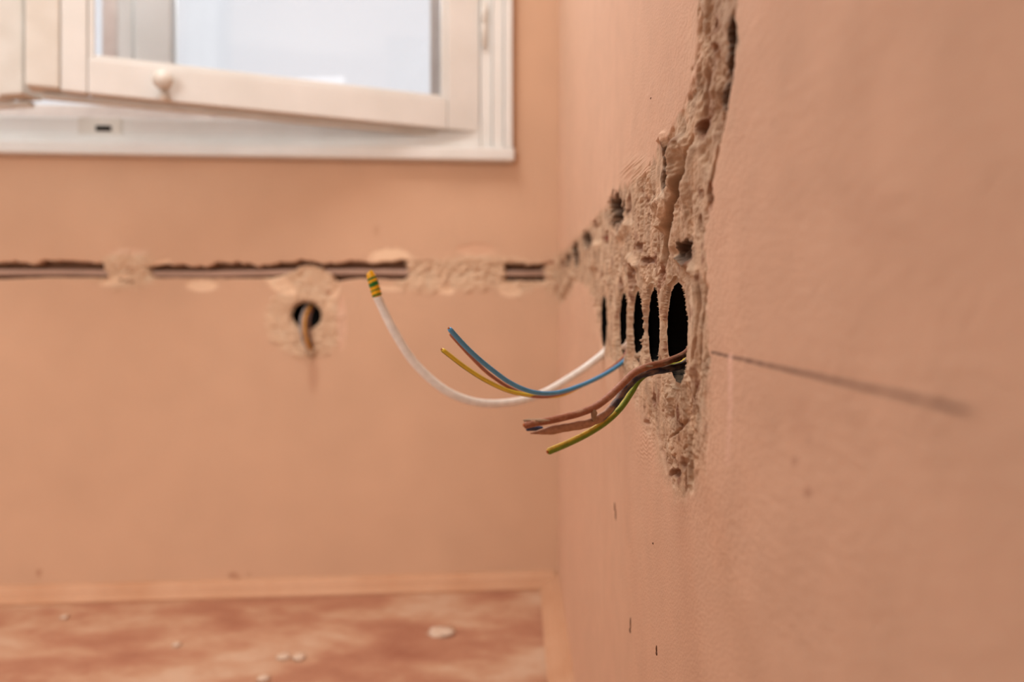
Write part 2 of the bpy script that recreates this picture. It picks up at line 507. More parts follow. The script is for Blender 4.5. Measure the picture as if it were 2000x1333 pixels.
    h = np.where(s < 0, np.maximum(np.minimum(h, dh), np.minimum(-s * 3.2, dh) + 0.0004 * noise2(Y * 300, z * 300, 131)), h)
    rim = sstep(0.005, 0.0, s) * (s > 0)
    h += rim * 0.0008 * (1 + noise2(Y * 200, z * 200, 132))
    # webs between the holes are ragged and set back
    h += sstep(0.004, 0.001, s) * 0.0016 * ((Y > 0.46) & (Y < 0.7)) * (0.5 + 0.5 * noise2(Y * 30, z * 45, 133) + 0.3 * noise2(Y * 150, z * 150, 134)) * (s > 0)
    return h, col, s


def build_right_wall():
    xs = np.concatenate([np.arange(1083.0, 1400, 0.9), np.arange(1400, 1460, 1.4), np.arange(1460, 2000, 4.5), np.arange(2000, 3200, 40)])
    Yc = KW / (xs - 1012.0)
    Yc = np.concatenate([Yc, np.linspace(0.05, ROOM_REAR - 0.05, 12)])
    zs = np.concatenate([np.linspace(-EYE - 0.05, -0.135, 44), np.arange(-0.13, 0.172, 0.00047), np.linspace(0.176, CEIL - EYE + 0.05, 110)])
    Y, z = np.meshgrid(Yc, zs, indexing='ij')
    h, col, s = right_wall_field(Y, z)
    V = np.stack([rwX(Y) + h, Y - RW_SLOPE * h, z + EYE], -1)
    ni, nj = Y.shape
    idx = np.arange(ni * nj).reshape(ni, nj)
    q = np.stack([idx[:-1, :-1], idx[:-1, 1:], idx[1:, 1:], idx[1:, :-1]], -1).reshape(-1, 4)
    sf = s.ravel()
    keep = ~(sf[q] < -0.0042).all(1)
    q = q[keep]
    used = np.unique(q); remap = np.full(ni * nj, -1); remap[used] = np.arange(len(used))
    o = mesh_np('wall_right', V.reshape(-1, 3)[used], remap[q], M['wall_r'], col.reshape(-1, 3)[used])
    return struct(o, 'peach painted wall with chased-out plaster and bored holes')


wall_right = build_right_wall()

# ------------------------------------------------------------------ back wall
BW0, BWS = 1.6868, 0.075
BN = math.hypot(1, BWS)
BU = Vector((1 / BN, BWS / BN, 0)); BNRM = Vector((-BWS / BN, 1 / BN, 0))
BORG = Vector((0, BW0, 0))


def bw(u, n, z):
    """u along the wall to the right, n into the wall, z above the floor"""
    p = BORG + BU * u + BNRM * n
    return Vector((p.x, p.y, z))


def bw_px(x, y):
    """pixel on the wall plane -> u, z"""
    t = (x - 1000.0) / F
    Y = BW0 / (1 - BWS * t)
    return t * Y * BN, EYE + (HZ - y) / F * Y


def bwn(x):
    t = (np.asarray(x) - 1000.0) / F
    Y = BW0 / (1 - BWS * t)
    return t * Y * BN, Y


BACK_HOLE = (598, 617)
BH_R = 0.0385
bh_u, bh_z = bw_px(*BACK_HOLE)
WIN_R, WIN_L = -0.02, -2.02
WIN_B, WIN_T = EYE + 0.355, EYE + 1.62


def back_wall_field(u, z):
    X = u / BN
    Y = BW0 + BWS * X
    xx = 1000 + F * X / Y; yy = HZ - (z - EYE) * F / Y
    h = np.zeros(u.shape); col = np.empty(u.shape + (3,)); col[:] = PEACH_B

    def blend(c, m):
        nonlocal col
        col = col * (1 - m[..., None]) + np.asarray(c) * m[..., None]
    n1 = fbm(xx / 26, yy / 26, 3, 201); n2 = fbm(xx / 9, yy / 9, 3, 202)
    # plaster patches over the chase
    pm = np.zeros(u.shape)
    for q in ([(200, 505), (235, 488), (280, 492), (302, 520), (300, 552), (268, 566), (228, 562), (180, 548), (205, 535)],
              [(790, 512), (860, 508), (940, 498), (1010, 508), (1060, 520), (1080, 505), (1110, 500), (1110, 590), (1082, 580), (1065, 552), (1015, 578), (975, 562), (900, 566), (830, 570), (760, 562), (790, 545)],
              [(522, 550), (560, 533), (590, 522), (612, 520), (642, 532), (656, 548), (642, 582), (600, 594), (560, 586)],
              [(520, 610), (545, 570), (600, 556), (645, 572), (672, 620), (668, 662), (640, 690), (600, 700), (550, 682), (522, 650)]):
        pm = np.maximum(pm, sstep(9, -7, poly_sdf(xx, yy, q) + 10 * n1 + 4 * n2))
    blend(srgb(212, 180, 150), pm * 0.9)
    blend(PLASTER_L, pm * sstep(0.0, 0.45, n1) * 0.8)
    blend(BRICK_AND_SHADE * 2.2, pm * sstep(0.28, 0.55, fbm(xx / 14, yy / 14, 3, 203)) * 0.5)
    h += pm * (-0.001 + 0.004 * n2 + 0.004 * n1)
    # whitish ring right of the round hole and chipped cream spots
    for (cx, cy, rx, ry, an, c, a) in [(395, 558, 32, 12, 0, CREAM, .9), (548, 556, 36, 16, .55, CREAM, .9), (762, 503, 42, 20, 0, CREAM, .9), (870, 566, 18, 9, .1, CREAM, .8),
                                       (995, 566, 24, 14, .2, CREAM, .7), (225, 548, 30, 8, -.3, CREAM, .7), (757, 562, 34, 6, .05, CREAM, .6), (318, 512, 16, 5, -.2, CREAM, .7), (650, 580, 8, 28, .5, CREAM, .5),
                                       (667, 632, 10, 52, 0, srgb(226, 184, 160), .55), (1100, 560, 8, 14, 0, CREAM, .5), (930, 488, 40, 12, 0, srgb(226, 182, 152), .5), (250, 492, 40, 8, 0, srgb(226, 190, 165), .5)]:
        ca, sa = math.cos(an), math.sin(an)
        dx = (xx - cx) * ca + (yy - cy) * sa; dy = -(xx - cx) * sa + (yy - cy) * ca
        k = sstep(1.15, 0.75, np.hypot(dx / rx, dy / ry) + 0.2 * n2)
        blend(c, k * a); h += k * 0.0015
    for (cx, cy, rx, ry, a) in [(455, 1125, 12, 9, .5), (466, 1134, 10, 5, .5), (486, 1122, 6, 6, .25), (76, 1120, 8, 8, .45), (612, 735, 14, 40, .25), (1077, 513, 9, 5, .9), (1073, 541, 5, 4, .9), (1086, 562, 5, 16, .6), (1066, 520, 5, 4, .7), (735, 452, 8, 5, .2), (872, 552, 8, 5, .5), (962, 551, 8, 5, .4), (250, 525, 8, 6, .4), (640, 572, 7, 8, .5)]:
        blend(srgb(150, 92, 64), sstep(1.2, 0.3, np.hypot((xx - cx) / rx, (yy - cy) / ry)) * a)
    for cx, cy in ((235, 547), (246, 549), (258, 551)):
        k = sstep(1.2, 0.4, np.hypot((xx - cx) / 4, (yy - cy) / 3)); h += k * 0.006; blend(BRICK_AND_SHADE * 1.2, k)
    # the open chase
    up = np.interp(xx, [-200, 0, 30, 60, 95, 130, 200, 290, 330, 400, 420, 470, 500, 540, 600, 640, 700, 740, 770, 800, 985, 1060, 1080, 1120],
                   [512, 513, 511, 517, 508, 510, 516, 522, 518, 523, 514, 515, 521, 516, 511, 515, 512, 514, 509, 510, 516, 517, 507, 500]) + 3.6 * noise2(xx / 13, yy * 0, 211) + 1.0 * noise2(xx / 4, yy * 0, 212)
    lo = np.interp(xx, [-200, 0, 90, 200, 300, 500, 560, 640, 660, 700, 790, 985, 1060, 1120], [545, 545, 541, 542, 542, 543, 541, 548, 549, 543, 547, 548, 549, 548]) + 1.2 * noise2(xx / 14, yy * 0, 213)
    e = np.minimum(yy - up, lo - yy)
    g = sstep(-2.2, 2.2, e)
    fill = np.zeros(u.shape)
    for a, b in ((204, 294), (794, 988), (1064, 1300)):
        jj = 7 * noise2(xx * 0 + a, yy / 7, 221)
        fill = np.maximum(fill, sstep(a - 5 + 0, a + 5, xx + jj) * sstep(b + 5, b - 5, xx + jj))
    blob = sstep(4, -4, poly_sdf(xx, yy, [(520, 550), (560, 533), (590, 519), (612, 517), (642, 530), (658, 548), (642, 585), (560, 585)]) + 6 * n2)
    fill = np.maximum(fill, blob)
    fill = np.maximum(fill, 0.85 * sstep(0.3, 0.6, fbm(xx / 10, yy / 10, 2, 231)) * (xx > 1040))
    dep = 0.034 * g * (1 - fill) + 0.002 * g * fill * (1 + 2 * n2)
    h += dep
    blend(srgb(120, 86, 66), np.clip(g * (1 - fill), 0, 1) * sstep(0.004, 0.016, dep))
    # round hole
    s = np.hypot(u - bh_u, (z - bh_z) * 1.06) - BH_R + 0.0014 * noise2(u * 60, z * 60, 241)
    h = np.where(s < 0, np.maximum(h, np.minimum(-s * 3, 0.01)), h)
    h += 0.0006 * noise2(u * 7, z * 7, 251) * (1 - g)
    col *= (1 + 0.035 * fbm(u * 3, z * 3, 3, 261) + 0.02 * noise2(u * 14, z * 14, 262))[..., None]
    return h, col, s


def build_back_wall():
    xs = np.arange(-120, 1096, 2.2)
    us = bwn(xs)[0]
    us = np.concatenate([np.linspace(-3.1, us[0] - 0.02, 45), us, [us[-1] + 0.01, us[-1] + 0.04, us[-1] + 0.08]])
    us = np.sort(np.concatenate([us, [WIN_R, WIN_L]]))
    zs = np.concatenate([np.linspace(-0.05, EYE - 0.15, 60), np.arange(EYE - 0.145, EYE + 0.155, 0.0017), np.linspace(EYE + 0.16, CEIL + 0.05, 90), [WIN_B, WIN_T]])
    zs = np.unique(np.round(zs, 6))
    U, Z = np.meshgrid(us, zs, indexing='ij')
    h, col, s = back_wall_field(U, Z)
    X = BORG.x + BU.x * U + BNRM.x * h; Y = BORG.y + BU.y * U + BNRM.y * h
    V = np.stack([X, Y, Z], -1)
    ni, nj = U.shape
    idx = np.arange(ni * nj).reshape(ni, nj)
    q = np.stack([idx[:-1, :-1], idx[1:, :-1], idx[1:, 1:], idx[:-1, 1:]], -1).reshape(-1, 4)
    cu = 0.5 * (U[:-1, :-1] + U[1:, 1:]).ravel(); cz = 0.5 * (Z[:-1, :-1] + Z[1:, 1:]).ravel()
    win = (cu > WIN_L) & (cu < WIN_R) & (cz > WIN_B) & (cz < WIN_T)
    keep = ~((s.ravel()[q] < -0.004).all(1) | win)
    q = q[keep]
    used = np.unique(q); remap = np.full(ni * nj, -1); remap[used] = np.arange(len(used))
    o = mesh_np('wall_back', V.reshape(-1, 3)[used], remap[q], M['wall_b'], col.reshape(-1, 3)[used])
    return struct(o, 'peach painted wall with a cable chase and a window')


wall_back = build_back_wall()

# ------------------------------------------------------------------ rest of the room shell


def box(bm, a, b, fr=None, bev=0.0, seg=2):
    """axis box a..b, optionally mapped through a frame function"""
    vs = []
    for x in (a[0], b[0]):
        for y in (a[1], b[1]):
            for z in (a[2], b[2]):
                vs.append(bm.verts.new(fr(x, y, z) if fr else (x, y, z)))
    fs = [(0, 1, 3, 2), (4, 6, 7, 5), (0, 4, 5, 1), (2, 3, 7, 6), (0, 2, 6, 4), (1, 5, 7, 3)]
    faces = [bm.faces.new([vs[i] for i in f]) for f in fs]
    if bev > 0:
        es = list({e for f in faces for e in f.edges})
        bmesh.ops.bevel(bm, geom=es, offset=bev, segments=seg, affect='EDGES', profile=0.6)


def bobj(name, boxes, mat, parent=None, fr=None, bev=0.0):
    bm = bmesh.new()
    for a, b in boxes: box(bm, a, b, fr, bev)
    return obj(name, bm, mat, parent)


struct(bobj('floor', [((-3.1, ROOM_REAR - 0.1, -0.1), (0.5, 2.0, 0.0))], M['floor']), 'dusty mottled screed floor')
struct(bobj('ceiling', [((-3.1, ROOM_REAR - 0.1, CEIL), (0.5, 2.0, CEIL + 0.1))], M['ceiling']))
# unseen left and rear walls, each with an added opening for fill light
struct(bobj('wall_left', [((ROOM_L - 0.2, ROOM_REAR - 0.1, 0), (ROOM_L - 0.02, -0.05, CEIL)), ((ROOM_L - 0.2, 1.55, 0), (ROOM_L - 0.02, 1.9, CEIL)),
                          ((ROOM_L - 0.2, -0.05, 0), (ROOM_L - 0.02, 1.55, 0.72)), ((ROOM_L - 0.2, -0.05, 2.28), (ROOM_L - 0.02, 1.55, CEIL))], M['wall_plain']))
struct(bobj('wall_rear', [((ROOM_L - 0.2, ROOM_REAR - 0.1, 0), (-1.95, ROOM_REAR, CEIL)), ((-0.55, ROOM_REAR - 0.1, 0), (0.4, ROOM_REAR, CEIL)),
                          ((-1.95, ROOM_REAR - 0.1, 2.32), (-0.55, ROOM_REAR, CEIL))], M['wall_plain']))
# added unseen panel behind the lens, there to shade the near right wall
shade_blocker = bpy.data.objects.new('shade_blocker_1', None); COL.objects.link(shade_blocker); struct(shade_blocker, 'added dark leaf behind the lens, shading the near wall')
M['shade_blocker'] = two_tone('blocker_dark_brown', tuple(srgb(52, 34, 25)), tuple(srgb(72, 48, 35)), 6, 0.5)
bobj('blocker_leaf', [((-0.36, -0.10, 0.006), (0.088, -0.06, 2.04))], M['shade_blocker'], shade_blocker, None, 0.004)
for za, zb_ in ((0.15, 0.9), (1.05, 1.9)):
    bobj('blocker_panel', [((-0.29, -0.0595, za), (-0.0, -0.052, zb_))], M['shade_blocker'], shade_blocker, None, 0.006)
# masonry behind the plaster of both walls
bobj('masonry', [((0.22, ROOM_REAR - 0.1, -0.05), (0.42, 2.0, CEIL))], M['masonry'], wall_right)
bobj('masonry', [((-3.1, 0.08, -0.05), (WIN_L - 0.01, 0.22, CEIL)), ((WIN_R + 0.01, 0.08, -0.05), (0.4, 0.22, CEIL)),
                 ((WIN_L - 0.01, 0.08, -0.05), (WIN_R + 0.01, 0.22, WIN_B - 0.01)), ((WIN_L - 0.01, 0.08, WIN_T + 0.01), (WIN_R + 0.01, 0.22, CEIL))], M['masonry'], wall_back, bw)
# plaster returns of the window opening
bobj('reveal', [((WIN_R, -0.001, WIN_B), (WIN_R + 0.012, 0.22, WIN_T)), ((WIN_L - 0.012, -0.001, WIN_B), (WIN_L, 0.22, WIN_T)), ((WIN_L, -0.001, WIN_B - 0.012), (WIN_R, 0.22, WIN_B)), ((WIN_L, -0.001, WIN_T), (WIN_R, 0.22, WIN_T + 0.012))], M['shaded_white'], wall_back, bw)


def extrude_profile(name, prof, p0, p1, outv, mat):
    """profile (out, up) swept from p0 to p1"""
    bm = bmesh.new()
    r0 = [bm.verts.new(p0 + outv * a + Vector((0, 0, b))) for a, b in prof]
    r1 = [bm.verts.new(p1 + outv * a + Vector((0, 0, b))) for a, b in prof]
    n = len(prof)
    for i in range(n):
        j = (i + 1) % n
        bm.faces.new((r0[i], r0[j], r1[j], r1[i]))
    bm.faces.new(r0); bm.faces.new(r1[::-1])
    return obj(name, bm, mat)


prof = [(0, 0), (0.030, 0), (0.031, 0.006), (0.027, 0.010), (0.022, 0.012), (0.017, 0.024), (0.012, 0.031), (0.006, 0.034), (0.0, 0.035)]
struct(extrude_profile('baseboard_back', prof, bw(-2.9, 0, 0), bw(0.10, 0, 0), -BNRM, M['skirting']), 'low peach skirting under the window wall')
prof2 = [(0, 0), (0.042, 0), (0.044, 0.005), (0.040, 0.009), (0.034, 0.010), (0.026, 0.014), (0.014, 0.018), (0.009, 0.026), (0.003, 0.029), (0.0, 0.029)]
struct(extrude_profile('baseboard_right', prof2, Vector((rwX(0.35), 0.35, 0)), Vector((rwX(1.70), 1.70, 0)), Vector((-1, 0, 0)), M['skirting']), 'low peach skirting along the socket wall')

# ------------------------------------------------------------------ window in view
win = bpy.data.objects.new('window_1', None); COL.objects.link(win); struct(win, 'cream painted double window above the cable chase')
win.empty_display_size = 0.05
wparts = []
z0 = EYE
WP, WO, GP = M['white_paint'], M['white_paint_old'], M['shaded_white']
bobj('casing', [((-0.020, -0.026, z0 + 0.372), (0.0, 0.002, z0 + 1.66))], WP, win, bw, 0.004)
bobj('casing', [((-0.046, -0.018, z0 + 0.372), (-0.0215, 0.004, z0 + 1.66))], WP, win, bw, 0.003)
bobj('casing', [((-0.074, -0.008, z0 + 0.372), (-0.0475, 0.06, z0 + 1.66))], WP, win, bw, 0.003)
bobj('casing', [((-2.06, -0.02, z0 + 0.372), (-1.98, 0.004, z0 + 1.66))], WP, win, bw, 0.004)
bobj('casing', [((-2.06, -0.02, z0 + 1.58), (0.0, 0.004, z0 + 1.66))], WP, win, bw, 0.004)
bobj('sill', [((-2.08, -0.034, z0 + 0.340), (0.004, 0.004, z0 + 0.3715))], WP, win, bw, 0.007)
bobj('bottom_rail', [((-2.0, -0.010, z0 + 0.3725), (-0.0745, 0.07, z0 + 0.428))], WP, win, bw, 0.004)
bobj('bead', [((-2.0, -0.017, z0 + 0.373), (-0.0745, -0.011, z0 + 0.388))], WP, win, bw, 0.003)
# outer window
bobj('outer_sill', [((-2.0, 0.071, z0 + 0.36), (-0.03, 0.115, z0 + 0.452))], GP, win, bw, 0.003)
bobj('outer_rail', [((-2.0, 0.117, z0 + 0.36), (-0.03, 0.16, z0 + 0.490))], GP, win, bw, 0.003)


def nX(x, n):
    """u on the back wall frame of pixel column x at depth n behind the wall plane"""
    t = (x - 1000.0) / F
    # (BORG+BU u+BNRM n).x = t * y
    A = BU.x - t * BU.y
    return (t * (BORG.y + BNRM.y * n) - BNRM.x * n) / A


bobj('outer_mullion', [((nX(262, .12), 0.118, z0 + 0.4905), (nX(335, .12), 0.165, z0 + 1.58))], WP, win, bw, 0.005)
bobj('outer_mullion', [((nX(232, .135), 0.130, z0 + 0.4905), (nX(261, .135), 0.165, z0 + 1.58))], WP, win, bw, 0.004)
bobj('outer_stile', [((nX(200, .15), 0.145, z0 + 0.4905), (nX(231, .15), 0.175, z0 + 1.58))], GP, win, bw, 0.004)
bobj('outer_stile', [((nX(840, .13), 0.126, z0 + 0.4905), (-0.035, 0.165, z0 + 1.58))], GP, win, bw, 0.004)
bobj('outer_stile', [((-2.0, 0.126, z0 + 0.4905), (-1.86, 0.165, z0 + 1.58))], GP, win, bw, 0.004)
bobj('pane', [((nX(336, .14), 0.140, z0 + 0.4905), (nX(839, .14), 0.144, z0 + 1.58))], M['glass'], win, bw)
bobj('pane', [((-1.859, 0.140, z0 + 0.4905), (nX(199, .14), 0.144, z0 + 1.58))], M['glass'], win, bw)
# lock keeper on the bottom rail
kp = nX(203, -0.01)
bobj('keeper_plate', [((kp - 0.055, -0.0125, z0 + 0.386), (kp + 0.04, -0.0105, z0 + 0.4265))], WO, win, bw, 0.0008)
bobj('keeper_slot', [((kp - 0.016, -0.0145, z0 + 0.3965), (kp + 0.017, -0.0128, z0 + 0.4085))], M['slot'], win, bw, 0.0005)
kp2 = nX(185, 0.115)
bobj('keeper_plate', [((kp2 - 0.07, 0.112, z0 + 0.455), (kp2 + 0.05, 0.1165, z0 + 0.466))], GP, win, bw, 0.001)
kp3 = nX(400, 0.115)
bobj('keeper_plate', [((kp3 - 0.015, 0.110, z0 + 0.455), (kp3 + 0.02, 0.1165, z0 + 0.475))], GP, win, bw, 0.001)


def cyl(bm, p0, p1, r0, r1=None, n=16, caps=True):
    r1 = r0 if r1 is None else r1
    p0, p1 = Vector(p0), Vector(p1)
    ax = (p1 - p0).normalized()
    s = ax.orthogonal().normalized(); t = ax.cross(s)
    a = [bm.verts.new(p0 + (s * math.cos(k * 2 * math.pi / n) + t * math.sin(k * 2 * math.pi / n)) * r0) for k in range(n)]
    b = [bm.verts.new(p1 + (s * math.cos(k * 2 * math.pi / n) + t * math.sin(k * 2 * math.pi / n)) * r1) for k in range(n)]
    for k in range(n):
        bm.faces.new((a[k], a[(k + 1) % n], b[(k + 1) % n], b[k]))
    if caps: bm.faces.new(a[::-1]); bm.faces.new(b)


def lathe(bm, p0, ax, prof_, n=20):
    ax = Vector(ax).normalized(); s = ax.orthogonal().normalized(); t = ax.cross(s)
    rings = []
    for d, r in prof_:
        rings.append([bm.verts.new(Vector(p0) + ax * d + (s * math.cos(k * 2 * math.pi / n) + t * math.sin(k * 2 * math.pi / n)) * max(r, 1e-5)) for k in range(n)])
    for a, b in zip(rings, rings[1:]):
        for k in range(n):
            bm.faces.new((a[k], a[(k + 1) % n], b[(k + 1) % n], b[k]))
    bm.faces.new(rings[0][::-1]); bm.faces.new(rings[-1])


def casement(label, H, D, length, mirror, knob):
    """sash hinged at H running along D (free end away from the hinge)"""
    root = thing('window_casement', label, 'window')
    D = Vector(D).normalized()
    Nn = Vector((-D.y, D.x, 0))          # normal; choose the one pointing to the room
    if Nn.y > 0: Nn = -Nn
    zb = z0 + 0.411

    def fr(s, n, z):
        return Vector((H[0], H[1], 0)) + D * s + Nn * n + Vector((0, 0, z))
    ztop = z0 + 1.56
    gl = length - 0.10                   # glass edge of the meeting stile
    bobj('hinge_stile', [((0.0, -0.036, zb), (0.078, 0.0, ztop))], WP, root, fr, 0.003)
    bobj('meeting_stile', [((gl + 0.001, -0.036, zb), (gl + 0.045, 0.0, ztop))], WP, root, fr, 0.003)
    bobj('astragal', [((gl + 0.0455, -0.046, zb + 0.002), (length, 0.006, ztop))], WO, root, fr, 0.004)
    bobj('bottom_rail', [((0.079, -0.036, zb), (gl, 0.0, zb + 0.067))], WP, root, fr, 0.003)
    bobj('top_rail', [((0.079, -0.036, ztop - 0.07), (gl, 0.0, ztop))], WP, root, fr, 0.003)
    bm = bmesh.new()
    zi, zt = zb + 0.0675, ztop - 0.0705
    for a, b in (((0.0785, -0.020, zi), (0.090, -0.005, zt)), ((gl - 0.010, -0.020, zi), (gl, -0.005, zt)), ((0.0905, -0.020, zi), (gl - 0.0105, -0.005, zi + 0.009))):
        box(bm, a, b, fr, 0.002)
    obj('glazing_bead', bm, WP, root)
    bobj('pane', [((0.082, -0.026, zb + 0.062), (gl - 0.002, -0.022, ztop - 0.066))], M['glass'], root, fr)
    bobj('weather_strip', [((0.05, -0.046, zb - 0.010), (length - 0.02, -0.030, zb - 0.0005))], WO, root, fr, 0.002)
    for zc in (z0 + 0.66, z0 + 1.4):
        bm = bmesh.new()
        lathe(bm, fr(-0.007, 0.008, zc - 0.05), (0, 0, 1), [(-0.004, 0.003), (0.0, 0.0055), (0.004, 0.0042), (0.006, 0.0065), (0.048, 0.0065), (0.05, 0.0052), (0.052, 0.0065), (0.094, 0.0065), (0.096, 0.0042), (0.1, 0.0055), (0.104, 0.003)], 14)
        obj('hinge', bm, M['metal_painted'], root, True)
    if knob:
        kx = knob
        base = fr(kx, 0.0, zb + 0.034)
        bm = bmesh.new()
        lathe(bm, base - Nn * 0.001, Nn, [(0.0, 0.012), (0.003, 0.012), (0.005, 0.007), (0.012, 0.006), (0.015, 0.012), (0.020, 0.0175), (0.027, 0.0195), (0.034, 0.0165), (0.039, 0.009), (0.0405, 0.0)], 24)
        kn = obj('knob', bm, M['metal_painted'], root, True)
        bm = bmesh.new()
        p = base + Nn * 0.012
        lathe(bm, p + Vector((0, 0, -0.014)), (0, 0, -1), [(0, 0.005), (0.012, 0.005), (0.014, 0.008), (0.018, 0.0085), (0.024, 0.006), (0.026, 0.0)], 14)
        obj('latch_pin', bm, M['metal_painted'], kn, True)
    place(root, fr(length / 2, -0.018, zb))
    return root


casement('open cream casement with a round knob on its bottom rail', (-0.0752, 1.672), (-0.811, -0.334, 0), 0.8954, False, 0.665)
casement('cream casement at the left edge beyond the knobbed one', (-1.818, 1.55), (0.875, -0.165, 0), 0.891, True, None)

# ------------------------------------------------------------------ flush boxes in the bored holes


def cup(p, ax, r, depth, label, lump=None):
    root = thing('socket_box', label, 'socket box', 'round boxes set in the wall')
    bm = bmesh.new()
    n = 40
    ax = Vector(ax).normalized(); s = ax.orthogonal().normalized(); t = ax.cross(s)

    def ring(d, rr):
        return [bm.verts.new(p + ax * d + (s * math.cos(k * 2 * math.pi / n) + t * math.sin(k * 2 * math.pi / n)) * rr) for k in range(n)]
    rr = [ring(0, r + 0.0012), ring(-0.0005, r), ring(0.022, r), ring(0.0225, r - 0.0012), ring(0.0245, r - 0.0012), ring(0.025, r), ring(depth, r * 0.98)]
    for a, b in zip(rr, rr[1:]):
        for k in range(n):
            bm.faces.new((a[k], b[k], b[(k + 1) % n], a[(k + 1) % n]))
    bm.faces.new(rr[-1])
    back = [ring(depth + 0.002, r + 0.0012)]
    for k in range(n):
        bm.faces.new((rr[0][k], rr[0][(k + 1) % n], back[0][(k + 1) % n], back[0][k]))
    bm.faces.new(back[0])
    obj('box_shell', bm, M['cup'], root)
    for sgn in (-1, 1):
        bm = bmesh.new()
        q = p + ax * 0.012 + t * (0 if abs(t.z) > .5 else sgn * (r - 0.004)) + s * (sgn * (r - 0.004) if abs(t.z) > .5 else 0)
        cyl(bm, q, q + ax * 0.012, 0.0032, n=10)
        obj('screw_post', bm, M['dark_void'], root)
        bm = bmesh.new()
        cyl(bm, q - ax * 0.0016, q - ax * 0.0001, 0.0022, n=10)
        obj('screw', bm, M['brass'], root)
    place(root, p)
    return root


def blob(name, centre, size, mat, parent=None, seed=1, sub=3, amp=0.25, fr=8.0):
    bm = bmesh.new()
    bmesh.ops.create_icosphere(bm, subdivisions=sub, radius=1.0)
    rs = np.random.RandomState(seed); off = rs.rand() * 50
    for v in bm.verts:
        d = v.co.copy()
        k = 1 + amp * float(noise2(d.x * 1.7 + off, d.y * 1.7 + d.z * 2.3)) + amp * 0.5 * float(noise2(d.x * 4 + off, d.z * 4 + d.y * 3))
        v.co = Vector((d.x * size[0] * k, d.y * size[1] * k, d.z * size[2] * k)) + Vector(centre)
    return obj(name, bm, mat, parent, True)


HL = ['black round box in the nearest and largest wall hole', 'black round box in the second hole counted from the camera', 'black round box in the third hole counted from the camera',
      'black round box in the fourth hole counted from the camera', 'black round box in the lone narrow hole nearest the corner']
WN = Vector((1, -RW_SLOPE, 0)).normalized()
cups = []
for (c, r, _), lab, dpt in zip(HOLES, HL, HOLE_D):
    p = Vector((rwX(c), c, EYE + HOLE_Z)) + WN * (dpt + 0.0008)
    cups.append(cup(p, WN, r - 0.0006, 0.05, lab))


def add_part(root, o):
    o.parent = root
    bpy.context.view_layer.update()
    o.matrix_parent_inverse = root.matrix_world.inverted()


# splashes of plaster inside the second, third and fourth boxes
add_part(cups[1], blob('plaster_splash', (rwX(.548) + 0.020, .5475, EYE + 0.002), (.006, .0028, .013), M['plaster_lump'], None, 3))
add_part(cups[1], blob('plaster_splash', (rwX(.545) + 0.010, .541, EYE - 0.043), (.004, .004, .004), M['plaster_lump'], None, 4))
add_part(cups[2], blob('plaster_splash', (rwX(.6) + 0.012, .600, EYE - 0.041), (.008, .010, .005), M['plaster_lump'], None, 5))
add_part(cups[3], blob('plaster_splash', (rwX(.68) + 0.012, .678, EYE - 0.037), (.008, .006, .007), M['chip'], None, 6))
add_part(cups[2], blob('plaster_bridge', (rwX(.56) + 0.004, .5585, EYE - 0.0255), (.0035, .007, .0012), M['plaster_lump'], None, 8))

cup(bw(bh_u, 0.011, bh_z), BNRM, BH_R - 0.0008, 0.05, 'black round box in the hole under the window wall chase')

# ------------------------------------------------------------------ wires


def catmull(pts, n):
    pts = [np.array(p) for p in pts]
    P_ = [2 * pts[0] - pts[1]] + pts + [2 * pts[-1] - pts[-2]]
    out = []
    for i in range(1, len(P_) - 2):
        p0, p1, p2, p3 = P_[i - 1:i + 3]
        k = max(2, int(n / (len(pts) - 1)))
        for j in range(k):
            t = j / k
            out.append(0.5 * ((2 * p1) + (-p0 + p2) * t + (2 * p0 - 5 * p1 + 4 * p2 - p3) * t * t + (-p0 + 3 * p1 - 3 * p2 + p3) * t ** 3))
    out.append(pts[-1])
    return np.array(out)


def tube(name, pts, rfun, cfun, mat, parent=None, n=120, sides=16, endround=True):
    c = catmull(pts, n)
    m = len(c)
    L = np.concatenate([[0], np.cumsum(np.linalg.norm(np.diff(c, axis=0), axis=1))]); T = L / L[-1]
    tan = np.gradient(c, axis=0); tan /= np.linalg.norm(tan, axis=1)[:, None]
    # ring angle 0 points up, so colour bands keep their side
    up = np.array([0, 0, 1.0])
    V = []; C = []
    for i in range(m):
        a = up - tan[i] * tan[i].dot(up)
        if np.linalg.norm(a) < 0.2: a = np.array([0, -1.0, 0]) - tan[i] * tan[i].dot([0, -1.0, 0])
        a /= np.linalg.norm(a); b = np.cross(tan[i], a)
        for k in range(sides):
            th = 2 * math.pi * k / sides
            r = rfun(T[i], th)
            if endround:
                dl = min(L[i], L[-1] - L[i]); rr = rfun(T[i], 0) * 0.5
                if dl < rr: r *= math.sqrt(max(0.0, 1 - (1 - dl / rr) ** 2)) * 0.25 + 0.75
            V.append(c[i] + (a * math.cos(th) + b * math.sin(th)) * r)
            C.append(cfun(T[i], th))
    V = list(V)
    F4 = []
    for i in range(m - 1):
        for k in range(sides):
            F4.append((i * sides + k, i * sides + (k + 1) % sides, (i + 1) * sides + (k + 1) % sides, (i + 1) * sides + k))
    # caps as quads to a centre vertex pair
    for i, base in ((0, 0), (m - 1, (m - 1) * sides)):
        ci = len(V); V.append(c[i]); C.append(cfun(T[i], 0))
        for k in range(0, sides, 2):
            q = (base + k, base + (k + 1) % sides, base + (k + 2) % sides, ci)
            F4.append(q if i else q[::-1])
    return mesh_np(name, np.array(V), np.array(F4), mat, np.array(C), True, parent)


